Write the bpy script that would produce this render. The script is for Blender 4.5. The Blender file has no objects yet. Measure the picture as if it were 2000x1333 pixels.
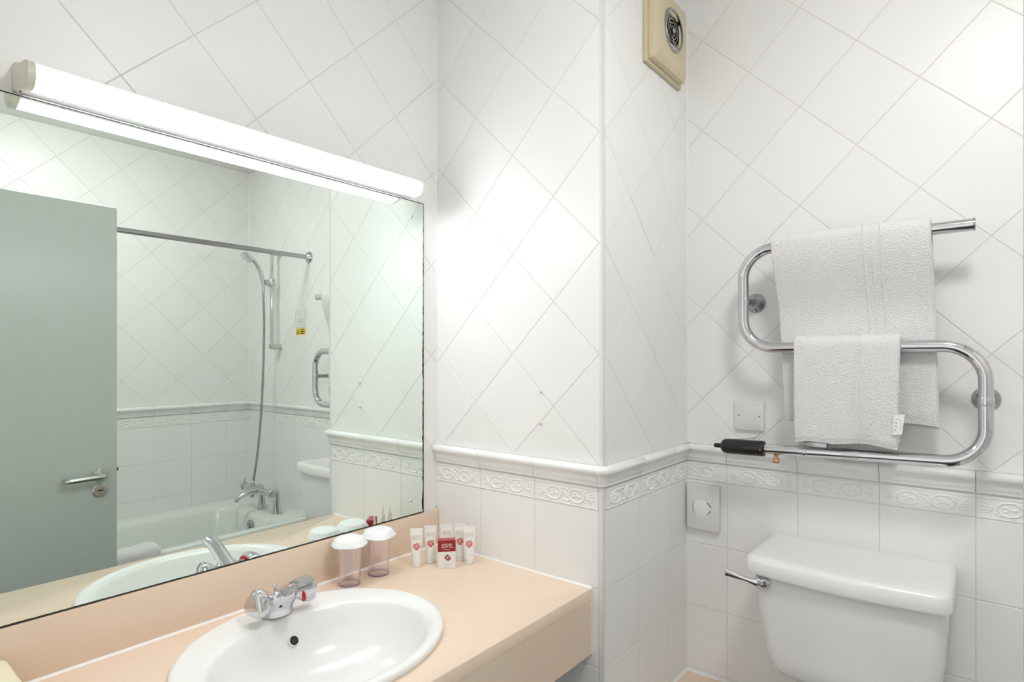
import bpy, bmesh, math, random
from mathutils import Vector, Matrix
random.seed(7)
S = bpy.context.scene
COL = S.collection
PI = math.pi

# ------------------------------------------------------------------ camera, world, exposure
cam_d = bpy.data.cameras.new('camera'); cam = bpy.data.objects.new('camera', cam_d); COL.objects.link(cam)
cam_d.sensor_width = 36.0; cam_d.sensor_fit = 'HORIZONTAL'
cam_d.lens = 36.0 * 1148.36 / 2000.0
cam_d.shift_y = (696.19 - 666.5) / 2000.0
cam_d.clip_start = 0.01
cam.location = (1.3488, 0.0, 1.4317)
cam.rotation_euler = (PI / 2, 0, 0.6834)
S.camera = cam
W = bpy.data.worlds.new('world'); S.world = W; W.use_nodes = True
W.node_tree.nodes['Background'].inputs[0].default_value = (1.0, 0.99, 0.98, 1)
W.node_tree.nodes['Background'].inputs[1].default_value = 1.0
S.view_settings.view_transform = 'Standard'; S.view_settings.look = 'None'
S.view_settings.gamma = 1.0; S.view_settings.use_curve_mapping = False
S.view_settings.exposure = 0.12
LAMP = 19.0                      # mirror strip light
FILL = 43.0                       # added fill light on the ceiling, out of view
try:
    S.cycles.max_bounces = 8; S.cycles.diffuse_bounces = 5; S.cycles.glossy_bounces = 5
    S.cycles.transparent_max_bounces = 16
    S.cycles.use_denoising = True; S.cycles.use_light_tree = False
    S.cycles.use_adaptive_sampling = True; S.cycles.adaptive_threshold = 0.06; S.cycles.adaptive_min_samples = 10
    S.cycles.sample_clamp_indirect = 10.0
except Exception:
    pass

# ------------------------------------------------------------------ the room's measures (metres)
ZC = 1.4317                      # eye height
XA = -0.012                      # tiled mirror wall
YB, XC, YD, XE = 1.2938, 0.592, 1.8177, 2.2424
ZCEIL = 2.575
Z0 = 1.1536                      # top of the dado
ZF = 1.04                        # foot of the frieze
CT = 0.8388                      # worktop
DG = 0.2 * math.sqrt(2) / 2      # half diagonal of a diamond tile

# ------------------------------------------------------------------ materials
MATS = {}
def mat(name, col, rough=0.5, metal=0.0, spec=0.5, emit=None, bump=None, var=None, coat=0.0, sub=0.0):
    m = bpy.data.materials.new(name); m.use_nodes = True
    nt = m.node_tree; b = nt.nodes['Principled BSDF']
    b.inputs['Base Color'].default_value = (*col, 1)
    b.inputs['Roughness'].default_value = rough
    b.inputs['Metallic'].default_value = metal
    b.inputs['Specular IOR Level'].default_value = spec
    b.inputs['Coat Weight'].default_value = coat
    b.inputs['Coat Roughness'].default_value = 0.04
    if emit:
        b.inputs['Emission Color'].default_value = (*emit[0], 1)
        b.inputs['Emission Strength'].default_value = emit[1]
    tc = None
    if bump or var:
        tc = nt.nodes.new('ShaderNodeTexCoord')
    if bump:
        n = nt.nodes.new('ShaderNodeTexNoise'); n.inputs['Scale'].default_value = bump[0]; n.inputs['Detail'].default_value = 4
        nt.links.new(tc.outputs['Object'], n.inputs['Vector'])
        bp = nt.nodes.new('ShaderNodeBump'); bp.inputs['Strength'].default_value = bump[1]; bp.inputs['Distance'].default_value = bump[2]
        nt.links.new(n.outputs['Fac'], bp.inputs['Height']); nt.links.new(bp.outputs['Normal'], b.inputs['Normal'])
    if var:
        n2 = nt.nodes.new('ShaderNodeTexNoise'); n2.inputs['Scale'].default_value = var[0]; n2.inputs['Detail'].default_value = 3
        nt.links.new(tc.outputs['Object'], n2.inputs['Vector'])
        mx = nt.nodes.new('ShaderNodeMix'); mx.data_type = 'RGBA'
        mx.inputs[6].default_value = (*col, 1); mx.inputs[7].default_value = (*var[1], 1)
        nt.links.new(n2.outputs['Fac'], mx.inputs[0]); nt.links.new(mx.outputs[2], b.inputs['Base Color'])
    MATS[name] = m
    return m
mat('tile', (0.87, 0.87, 0.865), 0.32, spec=0.35)
def tile_nodes():
    nt = MATS['tile'].node_tree; oi = nt.nodes.new('ShaderNodeObjectInfo'); mx = nt.nodes.new('ShaderNodeMix'); mx.data_type = 'RGBA'
    mx.inputs[6].default_value = (0.865, 0.865, 0.858, 1); mx.inputs[7].default_value = (0.885, 0.885, 0.88, 1)
    nt.links.new(oi.outputs['Random'], mx.inputs[0]); nt.links.new(mx.outputs[2], nt.nodes['Principled BSDF'].inputs['Base Color'])
tile_nodes()
mat('grout', (0.74, 0.73, 0.71), 0.8, var=(40, (0.70, 0.69, 0.67)))
mat('sealant', (0.86, 0.86, 0.85), 0.35, bump=(120, 0.1, 0.001))
mat('paint', (0.86, 0.86, 0.85), 0.6, bump=(60, 0.05, 0.002))
mat('floor_vinyl', (0.085, 0.07, 0.065), 0.6, var=(6, (0.06, 0.05, 0.048)))
mat('laminate', (0.82, 0.66, 0.525), 0.25, var=(3, (0.81, 0.645, 0.51)))
mat('ceramic', (0.86, 0.86, 0.855), 0.20, spec=0.45, var=(2, (0.85, 0.85, 0.845)))
mat('bath_acrylic', (0.80, 0.82, 0.80), 0.16, bump=(5, 0.02, 0.004))
mat('chrome', (0.66, 0.66, 0.68), 0.06, 1.0, bump=(30, 0.015, 0.002))
mat('chrome_worn', (0.42, 0.42, 0.43), 0.14, 1.0, bump=(60, 0.05, 0.002))
mat('satin_steel', (0.60, 0.61, 0.60), 0.28, 1.0, bump=(90, 0.05, 0.001))
mat('brass', (0.62, 0.36, 0.20), 0.25, 1.0, bump=(80, 0.1, 0.001))
mat('black_plastic', (0.012, 0.012, 0.012), 0.30, bump=(200, 0.05, 0.001))
mat('dark', (0.015, 0.014, 0.013), 0.6, bump=(100, 0.1, 0.001))
mat('white_plastic', (0.78, 0.78, 0.785), 0.30, var=(30, (0.77, 0.77, 0.775)))
mat('cap_plastic', (0.70, 0.66, 0.58), 0.4, bump=(60, 0.05, 0.001))
mat('lamp_base', (0.62, 0.63, 0.63), 0.45, bump=(80, 0.03, 0.001))
mat('cream_plastic', (0.66, 0.58, 0.40), 0.35, bump=(90, 0.05, 0.001), var=(6, (0.62, 0.54, 0.36)))
mat('cream_card', (0.84, 0.77, 0.55), 0.5, bump=(70, 0.06, 0.001))
mat('stud_plastic', (0.74, 0.66, 0.50), 0.5, bump=(200, 0.1, 0.001))
mat('towel', (0.90, 0.90, 0.895), 0.95, spec=0.1, bump=(330, 0.9, 0.006))
mat('towel_hem', (0.88, 0.88, 0.87), 0.9, spec=0.1, bump=(900, 0.4, 0.002))
mat('tag_cloth', (0.88, 0.88, 0.88), 0.8, bump=(700, 0.2, 0.001))
mat('print_black', (0.03, 0.03, 0.03), 0.7, bump=(300, 0.05, 0.001))
mat('print_grey', (0.45, 0.45, 0.45), 0.7, bump=(300, 0.05, 0.001))
mat('print_pale', (0.62, 0.45, 0.36), 0.6, bump=(300, 0.05, 0.001))
mat('print_white', (0.85, 0.80, 0.78), 0.6, bump=(300, 0.05, 0.001))
mat('print_red', (0.62, 0.045, 0.04), 0.5, var=(700, (0.75, 0.16, 0.12)))
mat('print_maroon', (0.18, 0.012, 0.018), 0.5, var=(700, (0.30, 0.02, 0.03)))
mat('card_red', (0.30, 0.012, 0.016), 0.4, bump=(120, 0.03, 0.001))
mat('card_pink', (0.46, 0.06, 0.075), 0.4, bump=(120, 0.03, 0.001))
mat('card_white', (0.84, 0.83, 0.80), 0.45, bump=(120, 0.03, 0.001))
mat('tube_white', (0.86, 0.85, 0.83), 0.35, sub=0.1, bump=(60, 0.03, 0.001))
mat('paper', (0.82, 0.84, 0.80), 0.7, bump=(60, 0.03, 0.001))
mat('label_yellow', (0.85, 0.62, 0.03), 0.5, bump=(60, 0.03, 0.001))
mat('door_paint', (0.56, 0.61, 0.58), 0.30, bump=(40, 0.04, 0.002), var=(1.5, (0.54, 0.59, 0.56)))
mat('red_plastic', (0.55, 0.01, 0.02), 0.2, bump=(60, 0.03, 0.001))
mat('lid_plastic', (0.88, 0.89, 0.90), 0.45, bump=(60, 0.1, 0.002))
mat('violet_rim', (0.20, 0.13, 0.32), 0.15, bump=(60, 0.03, 0.001))
mat('lamp_glow', (0.9, 0.9, 0.9), 0.4, emit=((0.985, 1.0, 1.02), LAMP))
mat('fill_glow', (0.9, 0.9, 0.88), 0.4, emit=((1.0, 0.98, 0.95), FILL))
mat('mirror_edge', (0.05, 0.045, 0.035), 0.35, bump=(60, 0.03, 0.001))
def clear_plastic():
    m = bpy.data.materials.new('clear_plastic'); m.use_nodes = True; nt = m.node_tree
    for n in list(nt.nodes): nt.nodes.remove(n)
    out = nt.nodes.new('ShaderNodeOutputMaterial'); mix = nt.nodes.new('ShaderNodeMixShader')
    tr = nt.nodes.new('ShaderNodeBsdfTransparent'); gl = nt.nodes.new('ShaderNodeBsdfGlossy')
    lw = nt.nodes.new('ShaderNodeLayerWeight'); lw.inputs['Blend'].default_value = 0.35
    mp = nt.nodes.new('ShaderNodeMapRange'); mp.inputs['To Min'].default_value = 0.05; mp.inputs['To Max'].default_value = 0.75
    wv = nt.nodes.new('ShaderNodeTexNoise'); wv.inputs['Scale'].default_value = 8
    cr = nt.nodes.new('ShaderNodeMix'); cr.data_type = 'RGBA'
    cr.inputs[6].default_value = (0.985, 0.965, 0.97, 1); cr.inputs[7].default_value = (0.99, 0.975, 0.98, 1)
    gl.inputs['Roughness'].default_value = 0.08; gl.inputs['Color'].default_value = (0.95, 0.93, 0.95, 1)
    nt.links.new(wv.outputs['Fac'], cr.inputs[0]); nt.links.new(cr.outputs[2], tr.inputs['Color'])
    nt.links.new(lw.outputs['Facing'], mp.inputs['Value']); nt.links.new(mp.outputs['Result'], mix.inputs[0])
    nt.links.new(tr.outputs[0], mix.inputs[1]); nt.links.new(gl.outputs[0], mix.inputs[2]); nt.links.new(mix.outputs[0], out.inputs[0])
    MATS['clear_plastic'] = m
clear_plastic()
def mirror_mat(y1, z0, z1):
    # silvered glass, its edge eaten black here and there along the rim
    m = bpy.data.materials.new('silvered_glass'); m.use_nodes = True; nt = m.node_tree; N = nt.nodes; L = nt.links
    b = N['Principled BSDF']; b.inputs['Metallic'].default_value = 1.0
    tc = N.new('ShaderNodeTexCoord'); sp = N.new('ShaderNodeSeparateXYZ'); L.new(tc.outputs['Object'], sp.inputs[0])
    def mth(op, a, bb=None):
        n = N.new('ShaderNodeMath'); n.operation = op
        for i, v in enumerate((a, bb)):
            if v is None: continue
            if isinstance(v, (int, float)): n.inputs[i].default_value = v
            else: L.new(v, n.inputs[i])
        return n.outputs[0]
    dR = mth('SUBTRACT', y1, sp.outputs['Y']); dB = mth('SUBTRACT', sp.outputs['Z'], z0); dT = mth('SUBTRACT', z1, sp.outputs['Z'])
    nz = N.new('ShaderNodeTexNoise'); nz.inputs['Scale'].default_value = 60; nz.inputs['Detail'].default_value = 5
    L.new(tc.outputs['Object'], nz.inputs['Vector'])
    n2 = N.new('ShaderNodeTexNoise'); n2.inputs['Scale'].default_value = 14; L.new(tc.outputs['Object'], n2.inputs['Vector'])
    nn = mth('MULTIPLY', mth('POWER', nz.outputs['Fac'], 2.0), mth('POWER', n2.outputs['Fac'], 1.5))
    low = mth('SUBTRACT', 1.25, mth('SUBTRACT', sp.outputs['Z'], z0))     # worse towards the foot of the right edge
    low = mth('MAXIMUM', 0.15, mth('MINIMUM', 1.0, low))
    tR = mth('MULTIPLY', mth('ADD', 0.0014, mth('MULTIPLY', nn, 0.030)), low)
    bR = mth('LESS_THAN', dR, tR)
    bB = mth('LESS_THAN', dB, mth('ADD', 0.0011, mth('MULTIPLY', nn, 0.004)))
    bT = mth('LESS_THAN', dT, 0.0016)
    mask = mth('MAXIMUM', bR, mth('MAXIMUM', bB, bT))
    mx = N.new('ShaderNodeMix'); mx.data_type = 'RGBA'
    mx.inputs[6].default_value = (0.84, 0.905, 0.86, 1); mx.inputs[7].default_value = (0.03, 0.025, 0.02, 1)
    L.new(mask, mx.inputs[0]); L.new(mx.outputs[2], b.inputs['Base Color'])
    L.new(mth('MULTIPLY', mask, 0.5), b.inputs['Roughness'])
    MATS['silvered_glass'] = m

# ------------------------------------------------------------------ mesh helpers
def origin_of(o):
    p = Vector((0, 0, 0))
    while o is not None:
        p += o.location; o = o.parent
    return p
def link(name, me, m, parent=None, loc=None, rotz=0.0):
    o = bpy.data.objects.new(name, me); COL.objects.link(o)
    if me is not None and m is not None and len(me.materials) == 0: me.materials.append(MATS[m])
    if parent is not None: o.parent = parent
    if loc is not None: o.location = loc
    if rotz: o.rotation_euler = (0, 0, rotz)
    return o
def mesh(name, V, F, smooth=True, angle=35):
    me = bpy.data.meshes.new(name); me.from_pydata([tuple(v) for v in V], [], F); me.validate(); me.update()
    bm = bmesh.new(); bm.from_mesh(me); bmesh.ops.recalc_face_normals(bm, faces=bm.faces); bm.to_mesh(me); bm.free()
    if smooth:
        for p in me.polygons: p.use_smooth = True
        me.set_sharp_from_angle(angle=math.radians(angle))
    return me
class MB:
    def __init__(s): s.V = []; s.F = []
    def add(s, V, F):
        k = len(s.V); s.V += [Vector(v) for v in V]; s.F += [tuple(i + k for i in f) for f in F]; return s
    def box(s, a, b, bev=0.0, seg=2):
        bm = bmesh.new(); bmesh.ops.create_cube(bm, size=1)
        for v in bm.verts: v.co = Vector([(a[i] + b[i]) / 2 + v.co[i] * (b[i] - a[i]) for i in range(3)])
        if bev: bmesh.ops.bevel(bm, geom=list(bm.edges), offset=bev, segments=seg, profile=0.5, affect='EDGES')
        bm.verts.index_update()
        s.add([v.co.copy() for v in bm.verts], [tuple(v.index for v in f.verts) for f in bm.faces]); bm.free(); return s
    def prism(s, poly, axis, a, b):           # polygon (2D) extruded along an axis
        n = len(poly); V = []
        for t in (a, b):
            for p in poly:
                if axis == 'x': V.append((t, p[0], p[1]))
                elif axis == 'y': V.append((p[0], t, p[1]))
                else: V.append((p[0], p[1], t))
        F = [tuple(range(n)), tuple(range(2 * n - 1, n - 1, -1))] + [(i, (i + 1) % n, n + (i + 1) % n, n + i) for i in range(n)]
        return s.add(V, F)
    def rings(s, R, close=True, cap0=True, cap1=True):
        n = len(R[0]); V = [p for r in R for p in r]; F = []
        for k in range(len(R) - 1):
            for i in range(n if close else n - 1):
                j = (i + 1) % n
                F.append((k * n + i, k * n + j, (k + 1) * n + j, (k + 1) * n + i))
        if cap0: F.append(tuple(range(n - 1, -1, -1)))
        if cap1: F.append(tuple(range((len(R) - 1) * n, len(R) * n)))
        return s.add(V, F)
    def lathe(s, prof, c=(0, 0, 0), axis=(0, 0, 1), seg=28, cap0=True, cap1=True):
        ax = Vector(axis).normalized(); t = Vector((1, 0, 0)) if abs(ax.x) < .9 else Vector((0, 1, 0))
        u = ax.cross(t).normalized(); v = ax.cross(u); c = Vector(c)
        R = [[c + ax * h + (u * math.cos(2 * PI * i / seg) + v * math.sin(2 * PI * i / seg)) * max(r, 1e-5) for i in range(seg)] for r, h in prof]
        return s.rings(R, True, cap0, cap1)
    def cyl(s, a, b, r, seg=20, r2=None):
        a = Vector(a); b = Vector(b); d = b - a
        return s.lathe([(r, 0), (r if r2 is None else r2, d.length)], a, d, seg)
    def sweep(s, path, rad, seg=16):
        P = [Vector(p) for p in path]; n = len(P); R = []; t0 = (P[1] - P[0]).normalized()
        u = t0.cross(Vector((0, 0, 1)) if abs(t0.z) < .9 else Vector((0, 1, 0))).normalized()
        for k in range(n):
            t = (P[min(k + 1, n - 1)] - P[max(k - 1, 0)]).normalized()
            u = (u - t * u.dot(t)).normalized(); v = t.cross(u)
            r = rad[k] if isinstance(rad, (list, tuple)) else rad
            if isinstance(r, (list, tuple)): ra, rb = r
            else: ra = rb = r
            R.append([P[k] + u * (ra * math.cos(2 * PI * i / seg)) + v * (rb * math.sin(2 * PI * i / seg)) for i in range(seg)])
        return s.rings(R)
    def build(s, name, m, parent=None, smooth=True, angle=35, org=None):
        # vertices are in world space; the object's own origin is its parent's, or org
        if parent is not None: o0 = origin_of(parent)
        elif org is not None: o0 = Vector(org)
        else: o0 = Vector((0, 0, 0))
        me = mesh(name, [v - o0 for v in s.V], s.F, smooth, angle)
        return link(name, me, m, parent, None if parent is not None else o0)
def fillet(P, r, n=10):
    P = [Vector(p) for p in P]; out = [P[0]]
    for i in range(1, len(P) - 1):
        a = (P[i - 1] - P[i]).normalized(); b = (P[i + 1] - P[i]).normalized()
        ang = a.angle(b)
        if ang > 3.12: out.append(P[i]); continue
        rr = r[i - 1] if isinstance(r, (list, tuple)) else r
        d = rr / math.tan(ang / 2); c = P[i] + (a + b).normalized() * (rr / math.sin(ang / 2))
        s0 = P[i] + a * d - c; s1 = P[i] + b * d - c; tot = s0.angle(s1); ax = s0.cross(s1).normalized()
        for k in range(n + 1): out.append(c + Matrix.Rotation(tot * k / n, 3, ax) @ s0)
    out.append(P[-1]); return out
def smooth_path(P, n=8):
    P = [Vector(p) for p in P]; Q = [P[0]] + P + [P[-1]]; out = []
    for i in range(1, len(Q) - 2):
        for k in range(n):
            t = k / n; a, b, c, d = Q[i - 1], Q[i], Q[i + 1], Q[i + 2]
            out.append(0.5 * ((2 * b) + (c - a) * t + (2 * a - 5 * b + 4 * c - d) * t * t + (3 * b - a - 3 * c + d) * t ** 3))
    out.append(P[-1]); return out
def thing(name, loc, label, cat, group=None, rotz=0.0):
    o = bpy.data.objects.new(name, None); COL.objects.link(o); o.location = loc; o.rotation_euler = (0, 0, rotz)
    o.empty_display_size = 0.05
    return tag(o, label, cat, group)
def tag(o, label, cat, group=None):
    o['label'] = label; o['category'] = cat
    if group: o['group'] = group
    return o
def struct(o, label=None):
    o['kind'] = 'structure'
    if label: o['label'] = label
    return o
def text_mesh(body, size, space=1.0, mirror=True):
    c = bpy.data.curves.new('lettering', 'FONT'); c.body = body; c.size = size; c.align_x = 'CENTER'; c.align_y = 'CENTER'
    c.space_line = space; c.resolution_u = 2
    o = bpy.data.objects.new('lettering', c); COL.objects.link(o)
    dg = bpy.context.evaluated_depsgraph_get(); dg.update()
    me = bpy.data.meshes.new_from_object(o.evaluated_get(dg))
    V = [((-v.co.x if mirror else v.co.x), v.co.y) for v in me.vertices]; F = [tuple(p.vertices) for p in me.polygons]
    bpy.data.objects.remove(o); bpy.data.curves.remove(c); bpy.data.meshes.remove(me)
    return V, F

# ------------------------------------------------------------------ the setting: shell
def slab(name, a, b, m='grout'):
    return struct(MB().box(a, b).build(name, m, smooth=False))
GD = 0.0009                                           # joints lie this far behind the tile faces
wall_left = slab('wall_left', (XA - 0.15, -0.22, 0), (XA - GD, YB + 0.004, ZCEIL))
wall_return = slab('wall_return', (XA - 0.15, YB + GD, 0), (XC - GD, YD + 0.15, ZCEIL))
wall_back = slab('wall_back', (XC - GD, YD + GD, 0), (XE + 0.15, YD + 0.15, ZCEIL))
wall_right = slab('wall_right', (XE + GD, -0.22, 0), (XE + 0.15, YD + 0.15, ZCEIL))
YN = -0.10                                             # room face of the wall with the doorway
nw = MB().box((XA - 0.15, YN - 0.12, 0), (0.50, YN, ZCEIL)).box((1.425, YN - 0.12, 0), (XE + 0.15, YN, ZCEIL)).box((0.50, YN - 0.12, 2.06), (1.425, YN, ZCEIL))
wall_near = struct(nw.build('wall_near', 'paint', smooth=False))
floor = slab('floor', (XA - 0.15, -1.6, -0.06), (XE + 0.15, YD + 0.15, 0), 'floor_vinyl')
ceiling = slab('ceiling', (XA - 0.15, -0.22, ZCEIL), (XE + 0.15, YD + 0.15, ZCEIL + 0.06), 'paint')

# ------------------------------------------------------------------ tiles (each one a piece of its wall)
def clip(poly, x0, x1, z0, z1):
    def cut(P, f, t):
        out = []
        for i in range(len(P)):
            a, b = P[i], P[(i + 1) % len(P)]; fa, fb = f(a), f(b)
            if fa >= 0: out.append(a)
            if (fa > 0 > fb) or (fa < 0 < fb):
                k = fa / (fa - fb); out.append((a[0] + (b[0] - a[0]) * k, a[1] + (b[1] - a[1]) * k))
        return out
    for f in (lambda p: p[0] - x0, lambda p: x1 - p[0], lambda p: p[1] - z0, lambda p: z1 - p[1]):
        if len(poly) < 3: return []
        poly = cut(poly, f, 0)
    out = []
    for p in poly:
        if not out or (abs(p[0] - out[-1][0]) + abs(p[1] - out[-1][1])) > 1e-5: out.append(p)
    if len(out) > 2 and (abs(out[0][0] - out[-1][0]) + abs(out[0][1] - out[-1][1])) < 1e-5: out.pop()
    return out
def area(P): return 0.5 * sum(P[i][0] * P[(i + 1) % len(P)][1] - P[(i + 1) % len(P)][0] * P[i][1] for i in range(len(P)))
def inset(P, d):
    n = len(P); out = []
    for i in range(n):
        a, b, c = Vector(P[i - 1]), Vector(P[i]), Vector(P[(i + 1) % n])
        e1 = (b - a).normalized(); e2 = (c - b).normalized()
        n1 = Vector((-e1.y, e1.x)); n2 = Vector((-e2.y, e2.x)); k = 1 + n1.dot(n2)
        if k < 0.2: return None
        out.append(tuple(b + (n1 + n2) * (d / k)))
    return out
CACHE = {}
JT = 0.0011                                            # half a joint
def tile_mesh(P):
    # local x along the wall, y into the wall, z up; centred on the tile
    cx = sum(p[0] for p in P) / len(P); cz = sum(p[1] for p in P) / len(P)
    Q = [(p[0] - cx, p[1] - cz) for p in P]
    key = tuple(sorted((round(x, 4), round(z, 4)) for x, z in Q))
    if key in CACHE: return CACHE[key], cx, cz
    A = inset(Q, JT)
    if A is None or area(A) < 1.5e-5: return None, cx, cz
    Bq = inset(A, 0.0009) if area(A) > 3e-4 else None
    n = len(A); V = [(x, 0.003, z) for x, z in A]; F = []
    lv = [(A, 0.0006), (Bq, 0.0)] if Bq and area(Bq) > 1e-5 else [(A, 0.0)]
    for Pq, y in lv: V += [(x, y, z) for x, z in Pq]
    for k in range(len(lv)):
        for i in range(n):
            j = (i + 1) % n; F.append((k * n + i, k * n + j, (k + 1) * n + j, (k + 1) * n + i))
    F.append(tuple(range(len(lv) * n, len(lv) * n + n)))
    me = mesh('tile', V, F, False); me.materials.append(MATS['tile']); CACHE[key] = me
    return me, cx, cz
class Face:
    def __init__(s, wall, kind, plane): s.wall = wall; s.kind = kind; s.plane = plane
    # u is the coordinate along the wall seen from the room, left to right
    def pos(s, u, z, n=0.0):
        if s.kind == '-y': return Vector((u, s.plane - n, z))
        if s.kind == '+x': return Vector((s.plane + n, u, z))
        return Vector((s.plane - n, -u, z))
    @property
    def rot(s): return {'-y': 0.0, '+x': PI / 2, '-x': -PI / 2}[s.kind]
def lay(face, P):
    if len(P) < 3 or abs(area(P)) < 4e-5: return
    if area(P) < 0: P = P[::-1]
    me, cx, cz = tile_mesh(P)
    if me is None: return
    jit = random.uniform(-0.00018, 0.00018)
    o = link('tile', me, None, face.wall, face.pos(cx, cz, jit), face.rot)
    o.rotation_euler = (random.uniform(-1, 1) * 0.0012, 0, face.rot + random.uniform(-1, 1) * 0.0012)
def diamonds(face, u0, parity, rect, zbase, skip=None):
    x0, x1, z0, z1 = rect
    for i in range(int((x0 - u0) / DG) - 3, int((x1 - u0) / DG) + 4):
        for j in range(int((z0 - zbase) / DG) - 3, int((z1 - zbase) / DG) + 4):
            if (i + j) % 2 == parity: continue          # nodes have this parity, tile centres the other
            cx, cz = u0 + i * DG, zbase + j * DG
            P = clip([(cx - DG, cz), (cx, cz - DG), (cx + DG, cz), (cx, cz + DG)], x0, x1, z0, z1)
            if len(P) < 3: continue
            if skip and all(skip(p) for p in P): continue
            lay(face, P)
def squares(face, uj, rect, zl):
    x0, x1, z0, z1 = rect
    us = [x0] + [uj + 0.2 * k for k in range(-20, 30) if x0 + 0.004 < uj + 0.2 * k < x1 - 0.004] + [x1]
    for a, b in zip(us[:-1], us[1:]):
        for k in range(12):
            t, bt = zl - 0.2 * k, zl - 0.2 * (k + 1)
            lay(face, clip([(a, bt), (b, bt), (b, t), (a, t)], x0, x1, z0, z1))
RAIL = [(0.0, 0.0), (0.008, 0.0), (0.0145, -0.0015), (0.0195, -0.0055), (0.0215, -0.0105), (0.0205, -0.016), (0.0165, -0.0205), (0.0115, -0.024),
        (0.0088, -0.0285), (0.0080, -0.034), (0.0078, -0.0415), (0.0062, -0.0435), (0.0060, -0.0505), (0.0045, -0.0520), (0.0, -0.0525)]
def seg_d(px, pz, a, b):
    ax, az = a; bx, bz = b; dx, dz = bx - ax, bz - az
    t = max(0, min(1, ((px - ax) * dx + (pz - az) * dz) / (dx * dx + dz * dz)))
    return math.hypot(px - ax - t * dx, pz - az - t * dz)
FH = 0.0565                                            # frieze height
LEAVES = []
for s_, c_ in ((1, 0.030), (-1, 0.170)):
    for dz_, l_ in ((0.011, 0.012), (0.004, 0.016), (-0.005, 0.015), (-0.012, 0.011)):
        LEAVES.append(((c_, -0.003 + dz_ * 0.3), (c_ - s_ * l_, dz_)))
SCROLL = [[(0.089, 0.009), (0.097, 0.003), (0.103, -0.003), (0.111, -0.009)], [(0.094, -0.015), (0.105, -0.017), (0.116, -0.012)],
          [(0.084, 0.014), (0.095, 0.016), (0.105, 0.012)], [(0.036, -0.012), (0.044, -0.016), (0.056, -0.0165)], [(0.164, 0.012), (0.156, 0.016), (0.144, 0.0165)]]
def relief(u, w):                                      # w from -FH/2 to FH/2
    g = lambda d, s: math.exp(-(d / s) ** 2)
    h = 0.0
    e = FH / 2 - abs(w)
    h += 0.0014 * g(e - 0.0020, 0.0010) + 0.0012 * g(e - 0.0062, 0.0012) * (1 if w > 0 else 0.55)
    for c in (0.064, 0.136):
        dx, dz = u - c, w + 0.001
        r = math.hypot(dx / 0.0235, dz / 0.0165)
        h += 0.0020 * g((r - 1.0) * 0.020, 0.0016)
        if r < 0.95:
            a = math.atan2(dz, dx * 0.8); rr = math.hypot(dx * 0.78, dz)
            h += 0.0018 * g(rr, 0.0022)
            h += 0.0022 * max(0, math.cos(2.5 * a + (0.6 if c > 0.1 else 0))) ** 2 * g(rr - 0.0068, 0.0030)
    for a, b in LEAVES: h += 0.0016 * g(seg_d(u, w, a, b), 0.0014)
    for pl in SCROLL:
        d = min(seg_d(u, w, pl[k], pl[k + 1]) for k in range(len(pl) - 1)); h += 0.0015 * g(d, 0.0013)
    return h
FR = {}
def frieze_mesh(a, b):                                 # part of a tile from a to b (0..0.2), origin at the middle of its foot
    key = (round(a, 3), round(b, 3))
    if key in FR: return FR[key]
    nu = max(4, int((b - a) * 620)); nw_ = 36; V = []; F = []
    for i in range(nu + 1):
        u = a + JT + (b - a - 2 * JT) * i / nu
        for k in range(nw_ + 1):
            w = -FH / 2 + JT + (FH - 2 * JT) * k / nw_
            V.append((u - (a + b) / 2, -0.0004 - 1.4 * relief(u, w), w + FH / 2))
    m = nw_ + 1
    for i in range(nu):
        for k in range(nw_): F.append((i * m + k, (i + 1) * m + k, (i + 1) * m + k + 1, i * m + k + 1))
    n0 = len(V); bd = [i * m for i in range(nu + 1)] + [nu * m + k for k in range(1, m)] + [i * m + nw_ for i in range(nu - 1, -1, -1)] + [k for k in range(nw_ - 1, 0, -1)]
    for q in bd: V.append((V[q][0], 0.003, V[q][2]))
    for q in range(len(bd)): F.append((bd[q], bd[(q + 1) % len(bd)], n0 + (q + 1) % len(bd), n0 + q))
    me = mesh('frieze_tile', V, F, True, 50); me.materials.append(MATS['tile']); FR[key] = me
    return me
RL = {}
def rail_mesh(L):
    k = round(L, 3)
    if k in RL: return RL[k]
    mb = MB(); pr = [(-n, z) for n, z in RAIL]
    pr[0] = (0.003, 0.0); pr[-1] = (0.003, -0.0525)
    a, b = -L / 2 + 0.0006, L / 2 - 0.0006
    V = []
    for x, sc in ((a, 0.0008), (a + 0.0008, 0), (b - 0.0008, 0), (b, 0.0008)):
        V.append([(x, y + (sc if y < 0 else 0), z) for y, z in pr])
    mb.rings([[Vector(p) for p in r] for r in V])
    me = mesh('dado_rail', mb.V, mb.F, True, 40); me.materials.append(MATS['tile']); RL[k] = me
    return me
def dado(face, uj, x0, x1, rails=True):
    us = [x0] + [uj + 0.2 * k for k in range(-20, 30) if x0 + 0.004 < uj + 0.2 * k < x1 - 0.004] + [x1]
    for a, b in zip(us[:-1], us[1:]):
        fa = ((a - uj) % 0.2); fb = fa + (b - a)
        if fa > 0.1999: fa -= 0.2; fb -= 0.2
        o = link('frieze_tile', frieze_mesh(fa, min(fb, 0.2)), None, face.wall, face.pos((a + b) / 2, ZF), face.rot)
        o = link('dado_rail', rail_mesh(b - a), None, face.wall, face.pos((a + b) / 2, Z0 - 0.0005), face.rot)
TR = 0.0085                                            # corner trim radius
fA = Face(wall_left, '+x', XA); fB = Face(wall_return, '-y', YB); fC = Face(wall_return, '+x', XC)
fD = Face(wall_back, '-y', YD); fE = Face(wall_right, '-x', XE)
MY0, MY1, MZ0, MZ1 = 0.085, 1.2305, 0.9535, 1.9005     # the mirror
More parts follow.
